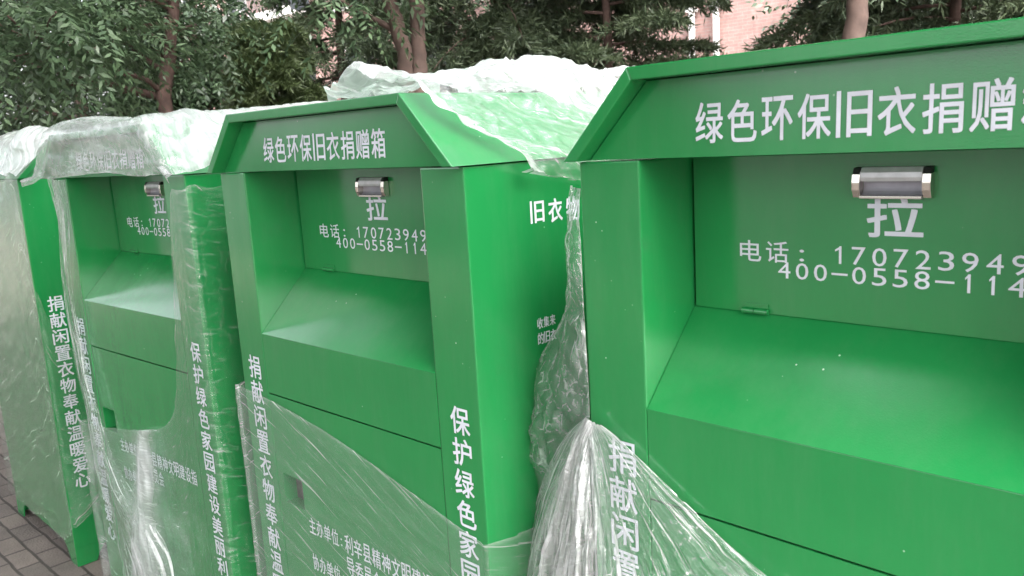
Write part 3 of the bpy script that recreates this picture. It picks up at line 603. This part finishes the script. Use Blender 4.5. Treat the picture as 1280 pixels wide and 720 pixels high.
# ------------------------------------------------------------------ stretch film
def catmull(P, t):
    """P: (k,...) control array, t in 0..1"""
    k = len(P)-1; x = min(max(t, 0), 1)*k; i = min(int(x), k-1); f = x-i
    p1, p2 = P[i], P[i+1]; p0 = P[i-1] if i > 0 else 2*p1-p2; p3 = P[i+2] if i+2 <= k else 2*p2-p1
    return 0.5*((2*p1)+(-p0+p2)*f+(2*p0-5*p1+4*p2-p3)*f*f+(-p0+3*p1-3*p2+p3)*f**3)
def film(name, label, rows, nu, nv, m, wave, hint=None, b=None, ragged=(0, 0, 0, 0), seed=0, linear=False, folds=None, hem=0.22):
    """rows: control points [v][u]; wave(u, v, p) gives the outward lift in metres at world point p"""
    R3 = [[np.array(to_world(b, p)) if b else np.array(p, float) for p in r] for r in rows]
    R3 = np.array(R3); G = np.zeros((nv+1, nu+1, 3)); UV = np.zeros((nv+1, nu+1, 2))
    def interp(P, t):
        if not linear: return catmull(P, t)
        k = len(P)-1; x = min(max(t, 0), 1)*k; i = min(int(x), k-1); return P[i]*(1-(x-i))+P[i+1]*(x-i)
    sv = Vector((seed*7.3, seed*3.1, 0))
    for j in range(nv+1):
        for i in range(nu+1):
            u, v = i/nu, j/nv
            nx = noise.noise(Vector((u*9, v*2, 1))+sv); ny = noise.noise(Vector((u*7, v*7, 5))+sv)+0.6*noise.noise(Vector((u*23, v*23, 9))+sv)
            u2 = u + ragged[0]*ny*(1-u)**6 + ragged[1]*ny*u**6; v2 = v + ragged[2]*ny*(1-v)**6 + ragged[3]*ny*v**6
            line = [catmull(r, u2) for r in R3]; G[j, i] = interp(np.array(line), v2)
    du = np.linalg.norm(np.diff(G, axis=1), axis=2).mean(0); dv = np.linalg.norm(np.diff(G, axis=0), axis=2).mean(1)
    cu_ = np.concatenate([[0], np.cumsum(du)]); cv_ = np.concatenate([[0], np.cumsum(dv)])
    gu = np.gradient(G, axis=1); gv = np.gradient(G, axis=0); nn = np.cross(gu, gv); nn /= np.maximum(np.linalg.norm(nn, axis=2), 1e-9)[..., None]
    if hint is not None:
        h_ = np.array(hint, float)
        nn[(nn @ h_) < 0] *= -1
    for j in range(nv+1):
        for i in range(nu+1):
            G[j, i] += nn[j, i]*wave(i/nu, j/nv, Vector(G[j, i])+sv)
    V = G.reshape(-1, 3); F = []
    for j in range(nv):
        for i in range(nu): a = j*(nu+1)+i; F.append((a, a+1, a+nu+2, a+nu+1))
    o = np_mesh(name, V, np.array(F), m); me = o.data
    me.polygons.foreach_set('use_smooth', [True]*len(F))
    fa = me.attributes.new('folds', 'FLOAT', 'POINT'); fv = np.zeros(len(V), np.float32); k = 0
    for j in range(nv+1):
        for i in range(nu+1):
            u, v = i/nu, j/nv; ed = min(u*cu_[-1], (1-u)*cu_[-1], v*cv_[-1], (1-v)*cv_[-1])
            fv[k] = hem*math.exp(-(ed/0.007)**2) + (folds(u, v, Vector(G[j, i])) if folds else 0.0); k += 1
    fa.data.foreach_set('value', fv)
    uvl = me.uv_layers.new(name='UVMap'); uvs = np.zeros((len(F)*4, 2), np.float32); k = 0
    for j in range(nv):
        for i in range(nu):
            for (jj, ii) in ((j, i), (j, i+1), (j+1, i+1), (j+1, i)): uvs[k] = (cu_[ii]+seed, cv_[jj]); k += 1
    uvl.data.foreach_set('uv', uvs.ravel())
    tag(o, label, 'plastic film', 'plastic stretch film on the bins'); return o
def nz(p, s): return noise.noise(Vector((p[0]*s, p[1]*s, p[2]*s)))
def ridge(p, s): return 1-abs(noise.noise(Vector((p[0]*s, p[1]*s, p[2]*s))))*2
def fb(k, x, y, off=-0.008): return tuple(face_hit(k, 1, off, x, y))          # point on a bin's front under a spot of the photograph

F_TENSE = film_mat('stretch_film_taut', 0.10, 0.34, 60, 2.2, 0.0, 0.05, 0.52, 0.74, 0.35)
F_LOOSE = film_mat('stretch_film_loose', 0.02, 0.5, 9.0, 70.0, R_(-12), 0.20, 0.57, 0.70, 0.6)
F_MILK = film_mat('stretch_film_layered', 0.25, 0.42, 6.0, 30.0, 0.15, 0.25, 0.45, 0.7, 0.8)
F_ROOF = film_mat('stretch_film_bunched', 0.10, 0.5, 30, 3.0, 0.6, 0.22, 0.48, 0.68, 0.8)
F_GATH = film_mat('stretch_film_gathered', 0.06, 1.1, 95, 2.2, 0.0, 0.45, 0.52, 0.62, 1.0, cs=46, rough=0.1)
F_FOG = film_mat('stretch_film_foggy', 0.30, 0.25, 20, 3.0, 1.4, 0.16, 0.45, 0.75, 0.5)

def roof_pt(x, y, lift=0.0):
    if x < INS: z = HE + (x+OV)/(INS+OV)*HR
    elif x > W-INS: z = HE + (W+OV-x)/(INS+OV)*HR
    else: z = HT
    return (x, y, z+lift)

# middle bin: taut sheet over the lower front, round both corners
rows = []
for q in (0.0, 0.25, 0.5, 0.75, 1.0):
    def zt(a, b_): return a*(1-q) + 0.16*q
    rows.append([(-0.012, 0.45, zt(1.17, 0)), (-0.012, 0.2, zt(1.165, 0)), (-0.01, 0.0, zt(1.155, 0)), (0.0, -0.010, zt(1.15, 0)), (0.12, -0.009, zt(1.14, 0)), (0.35, -0.009, zt(1.115, 0)), (0.6, -0.009, zt(1.065, 0)), (0.87, -0.010, zt(1.0, 0)),
                 (0.99, -0.010, zt(0.975, 0)), (1.010, 0.006, zt(0.97, 0)), (1.012, 0.2, zt(0.95, 0)), (1.014, 0.6, zt(0.92, 0))])
film('plastic_film', 'clear film pulled tight across the lower door of the middle bin', rows, 150, 60,
     film_mat('stretch_film_taut_door', 0.08, 0.75, 2.6, 130, R_(-16), 0.05, 0.56, 0.68, 0.45), lambda u, v, p: 0.004+0.006*abs(noise.noise(Vector((u*9, v*40+u*6, 2))))+0.01*abs(noise.noise(Vector((u*14, v*5, 7))))*math.exp(-((u-0.3)/0.06)**2), (0, -1, 0), 'B', (0, 0, 0.008, 0), 1, folds=lambda u, v, p: 0.35*math.exp(-((u-0.24-0.02*v)/0.025)**2)*abs(nz(p, 14)))

# middle bin: bunched sheet over the roof's right half, its hem sliding off the slope and the eave
rows = []
for y in (0.0, 0.08, 0.2, 0.36, 0.54, 0.74, 0.96):
    def sh(f): return f + y*(0.97-f)
    r = [roof_pt(0.50-0.03*math.sin(y*9), sh(0.03), 0.006), roof_pt(0.58, sh(0.01), 0.010), roof_pt(0.68, sh(-0.01), 0.012), roof_pt(0.77, sh(-0.032), 0.012), roof_pt(0.862, sh(-0.028), 0.012), roof_pt(0.915, sh(-0.004), 0.012), roof_pt(0.962, sh(0.045), 0.012)]
    r.append((1.014, sh(0.12), HE+0.008)); r.append((1.022, sh(0.14), HE-0.022-0.05*min(1, y*3)))
    rows.append(r)
def wv2(u, v, p):
    flat = 1-0.85*max(0, min(1, (u-0.5)/0.14))
    hem_ = 0.016*math.exp(-(v/0.05)**2)
    return 0.005+hem_+flat*(0.085*max(0, nz(p, 3.1)+0.12)*math.sin(min(1, v*4)*1.57)+0.045*math.exp(-((u-0.26)/0.10)**2-((v-0.12)/0.12)**2))+(0.3+0.7*flat)*(0.024*max(0, ridge(p, 8)-0.45)+0.022*max(0, ridge(p, 15)-0.5))+0.05*max(0, u-0.72)*math.exp(-((v-0.6)/0.25)**2)*4*max(0, nz(p, 7)+0.4)*0.5+0.005*ridge(p, 26)
def fd2(u, v, p):
    hemw = 0.62*math.exp(-((v-0.02-0.05*max(0, u-0.5))/0.07)**2)
    far = 0.42*max(0, min(1, (v-0.48)/0.2)); top = 0.7*(1-max(0, min(1, (u-0.42)/0.12)))
    return max(hemw, far, top)*(0.7+0.6*nz(p, 6))
film('plastic_film', 'crumpled white film heaped over the roof of the middle bin', rows, 170, 130, F_ROOF, wv2, (0.3, 0, 1), 'B', (0.03, 0.02, 0.01, 0.02), 2, folds=fd2)

# second bin: sheet over roof, hanging over the sign panel
rows = []
xs = [-0.14, -0.02, 0.06, INS, 0.35, 0.6, 0.78, W-INS, 0.93, 0.99, 1.02]
def prof(x): return roof_pt(min(max(x, -OV), W+OV), 0)[2] - (0.10*max(0, -x-OV)) - (0.8*max(0, x-W-OV))
rows.append([(x, -PR-0.012, min(HE+0.008-0.008*math.sin(x*9), prof(x)-0.012)) for x in xs])
rows.append([(x, -PR-0.014, (HE+prof(x))/2) for x in xs])
rows.append([(x, -PR-0.010, prof(x)+0.004) for x in xs])
for y in (0.06, 0.2, 0.4, 0.6, 0.8, 0.97): rows.append([(x, y, prof(x)+0.02+0.015*math.sin(y*7+x*5)) for x in xs])
film('plastic_film', 'cloudy film draped over the roof and sign panel of the second bin', rows, 120, 130, F_MILK,
     lambda u, v, p: 0.004+(0.07*max(0, nz(p, 2.8)+0.12)*max(0, min(1, (v-0.22)*5))+0.02*max(0, ridge(p, 9)-0.4)*max(0.15, min(1, (v-0.2)*5))+0.004*ridge(p, 24)), (0, -0.5, 1), 'A', (0.02, 0.01, 0.015, 0.02), 3, folds=lambda u, v, p: 0.34*max(0, min(1, (v-0.25)*4))*(0.8+0.5*nz(p, 5)))

# second bin: wrap round its lower door and right side
rows = []
for q in (0.0, 0.2, 0.45, 0.7, 1.0):
    def zt(a): return a*(1-q)+0.1*q
    rows.append([(-0.01, 0.25, zt(0.86)), (-0.008, -0.004, zt(0.84)), (0.06, -0.012, zt(0.835)), (0.3, -0.012, zt(0.865)), (0.52, -0.012, zt(0.90)), (0.72, -0.013, zt(0.96)), (0.82, -0.013, zt(1.10)), (0.885, -0.013, zt(1.42)),
                 (0.94, -0.012, zt(1.70)), (1.006, -0.006, zt(1.725)), (1.012, 0.06, zt(1.73)), (1.012, 0.3, zt(1.74)), (1.014, 0.7, zt(1.74))])
def wv4(u, v, p):
    g = math.exp(-((u-0.345+0.075*v)/(0.02+0.035*v))**2)*min(1, 0.3+v*1.4)
    return 0.004+0.006*abs(noise.noise(Vector((u*34, v*7, 3))))+g*(0.03*abs(noise.noise(Vector((u*60, v*4, 4))))+0.02)+0.002*ridge(p, 18)
film('plastic_film', 'wrinkled film wrapped round the lower door and right side of the second bin', rows, 190, 90, F_LOOSE, wv4, (0.5, -1, 0), 'A', (0, 0, 0.02, 0.01), 4, folds=lambda u, v, p: 0.95*math.exp(-((u-0.345+0.075*v)/(0.02+0.03*v))**2)*(0.5+abs(noise.noise(Vector((u*90, v*5, 4))))*1.5) + 0.16*max(0, min(1, (0.5-u)*8))*max(0, nz(p, 7)+0.3))

# second bin: gathered rope of film down its left edge
rows = [[fb('A', 60, 222, -0.05), fb('A', 70, 224, -0.06), fb('A', 80, 226, -0.045)], [fb('A', 72, 270, -0.03), fb('A', 79, 275, -0.045), fb('A', 87, 275, -0.02)], [fb('A', 77, 330, -0.02), fb('A', 83, 335, -0.035), fb('A', 90, 335, -0.012)],
        [fb('A', 84, 385, -0.012), fb('A', 89, 385, -0.03), fb('A', 95, 385, -0.01)], [fb('A', 98, 460, -0.012), fb('A', 104, 460, -0.028), fb('A', 110, 460, -0.01)], [fb('A', 112, 530, -0.012), fb('A', 120, 535, -0.035), fb('A', 131, 540, -0.012)],
        [fb('A', 122, 590, -0.014), fb('A', 134, 590, -0.05), fb('A', 152, 592, -0.018)], [fb('A', 150, 690, -0.016), fb('A', 178, 690, -0.06), fb('A', 215, 690, -0.02)], [fb('A', 160, 760, -0.016), fb('A', 190, 760, -0.06), fb('A', 225, 760, -0.02)]]
film('plastic_film', 'gathered strip of film running down the left edge of the second bin', rows, 40, 160, F_GATH, lambda u, v, p: 0.003+0.012*abs(noise.noise(Vector((u*9, v*7, 3))))*(0.4+v), (0, -1, 0), 'A', (0.1, 0.1, 0.01, 0), 5)

# leftmost bin: wrap over its plain side
rows = []
for q in (0.0, 0.25, 0.5, 0.75, 1.0):
    def zt(a, c): return a*(1-q)+c*q
    rows.append([(0.45, -0.014, zt(0.85, 0.34)), (0.2, -0.012, zt(0.9, 0.28)), (0.02, -0.010, zt(1.2, 0.2)), (-0.008, 0.0, zt(1.755, 0.16)), (-0.012, 0.12, zt(1.75, 0.10)), (-0.014, 0.3, zt(1.75, 0.13)), (-0.016, 0.6, zt(1.75, 0.12)), (-0.014, 0.935, zt(1.75, 0.16)), (0.1, 0.96, zt(1.75, 0.2))])
film('plastic_film', 'yellowish cloudy film stretched over the plain side of the leftmost bin', rows, 130, 90,
     film_mat('stretch_film_side', 0.05, 0.6, 3.5, 60, R_(-22), 0.16, 0.55, 0.70, 0.6, (0.92, 0.94, 0.87)), lambda u, v, p: 0.004+0.01*abs(noise.noise(Vector((u*7+v*3, v*12-u*9, 3))))+0.006*ridge(p, 12), (0, -1, 0), 'Z', (0, 0.02, 0, 0.03), 6)
# leftmost bin: roof sheet, slumping towards the second bin
rows = []
ys = [-0.10, -0.045, 0.05, 0.25, 0.5, 0.75, 0.98]
for x in (-0.02, 0.06, INS, 0.35, 0.6, W-INS, 1.0):
    rows.append([(x, y, roof_pt(min(max(x, -OV), W+OV), 0)[2]+0.014-(0.25*max(0, -PR-0.01-y)) + (0 if y > -0.03 else 0.0)) for y in ys])
film('plastic_film', 'white bunched film heaped over the roof of the leftmost bin', rows, 90, 100, F_ROOF,
     lambda u, v, p: 0.004+0.07*max(0, nz(p, 3.4)+0.15)*math.sin(min(1, v*3)*1.57)+0.02*max(0, ridge(p, 9)-0.4)+0.004*ridge(p, 25), (0, -0.2, 1), 'Z', (0.02, 0.02, 0.02, 0.02), 7, folds=lambda u, v, p: 0.5+0.3*nz(p, 6))

# nearest bin: gathered wrap in the gap and across its lower left front
def gap(x, y, depth): # a point in the gap between the middle and the nearest bin, at a given world y
    d = ray(x, y); return tuple(CAMP + d*((depth-CAMP[1])/d[1]))
def cw(x, y, off): return tuple(to_world('C', fb('C', x, y, off)))
rows = [[gap(716, 232, 0.16), gap(721, 234, 0.11), gap(727, 236, 0.07)], [gap(717, 262, 0.13), gap(721, 266, 0.09), cw(725, 268, -0.004)], [gap(712, 310, 0.13), gap(718, 312, 0.08), cw(728, 315, -0.008)], [gap(712, 380, 0.14), gap(720, 385, 0.07), cw(731, 385, -0.01)], [gap(682, 440, 0.18), gap(706, 445, 0.08), cw(735, 450, -0.012)],
        [gap(655, 500, 0.24), gap(695, 502, 0.10), cw(738, 505, -0.016)], [gap(634, 552, 0.26), gap(688, 530, 0.10), cw(738, 522, -0.02)], [gap(611, 593, 0.27), gap(684, 560, 0.12), gap(734, 550, 0.065)], [gap(655, 588, 0.25), gap(690, 592, 0.13), gap(731, 585, 0.07)],
        [gap(668, 622, 0.23), gap(698, 630, 0.14), gap(728, 630, 0.075)], [gap(660, 690, 0.23), gap(694, 700, 0.15), gap(726, 700, 0.08)]]
film('plastic_film', 'crumpled film tongue in the gap above the gathered wrap', rows, 60, 140, film_mat('stretch_film_crumpled', 0.13, 0.6, 24, 7, 0.3, 0.7, 0.52, 0.68, 1.0, cs=38, rough=0.1),
     lambda u, v, p: 0.002+(0.018*abs(nz(p, 11))+0.010*ridge(p, 24))*math.sin(u*math.pi)**0.5, (0, -1, 0), None, (0.06, 0.0, 0, 0.02), 8)
kn = (738, 527)
L0 = [[gap(734, 522, 0.045), gap(735, 523, 0.035), gap(736, 524, 0.03), cw(738, 526, -0.022), cw(741, 528, -0.022), cw(744, 530, -0.018), cw(747, 530, -0.012)],
      [gap(708, 552, 0.12), gap(718, 556, 0.055), gap(728, 560, 0.03), cw(740, 562, -0.03), cw(754, 560, -0.026), cw(768, 558, -0.02), cw(781, 556, -0.010)],
      [gap(676, 620, 0.16), gap(694, 625, 0.07), gap(716, 632, 0.03), cw(744, 640, -0.045), cw(776, 640, -0.03), cw(812, 632, -0.02), cw(846, 618, -0.010)],
      [gap(655, 690, 0.18), gap(676, 695, 0.08), gap(706, 700, 0.03), cw(746, 705, -0.05), cw(795, 708, -0.03), cw(855, 705, -0.02), cw(918, 684, -0.010)],
      [gap(640, 760, 0.19), gap(664, 765, 0.09), gap(700, 770, 0.03), cw(748, 775, -0.05), cw(815, 780, -0.03), cw(905, 778, -0.02), cw(1000, 748, -0.010)],
      [gap(628, 840, 0.19), gap(656, 845, 0.09), gap(696, 850, 0.03), cw(750, 855, -0.05), cw(835, 860, -0.03), cw(955, 858, -0.02), cw(1085, 815, -0.010)],
      [gap(626, 1050, 0.18), gap(656, 1060, 0.09), gap(698, 1070, 0.03), cw(756, 1080, -0.045), cw(850, 1090, -0.03), cw(990, 1085, -0.02), cw(1150, 1030, -0.010)]]
film('plastic_film', 'fan of gathered film pulled from the left post across the nearest bin', L0, 260, 150, F_GATH,
     lambda u, v, p: 0.002+(0.030*abs(noise.noise(Vector((u*26, v*2.2, 3))))+0.014*abs(noise.noise(Vector((u*60, v*5, 8))))+0.006*abs(noise.noise(Vector((u*120, v*14, 5)))))*min(1, v*3+0.25)*(0.35+0.65*math.exp(-((u-0.38)/0.25)**2)), (0, -1, 0), None, (0.02, 0.015, 0, 0), 9,
     folds=lambda u, v, p: 0.42*math.exp(-(v/0.12)**2)+0.70*math.exp(-((u-0.34)/0.22)**2)*(0.4+1.4*abs(noise.noise(Vector((u*40, v*3, 1)))))+0.35*math.exp(-((u-0.95)/0.06)**2)*abs(noise.noise(Vector((u*50, v*4, 2))))*2)
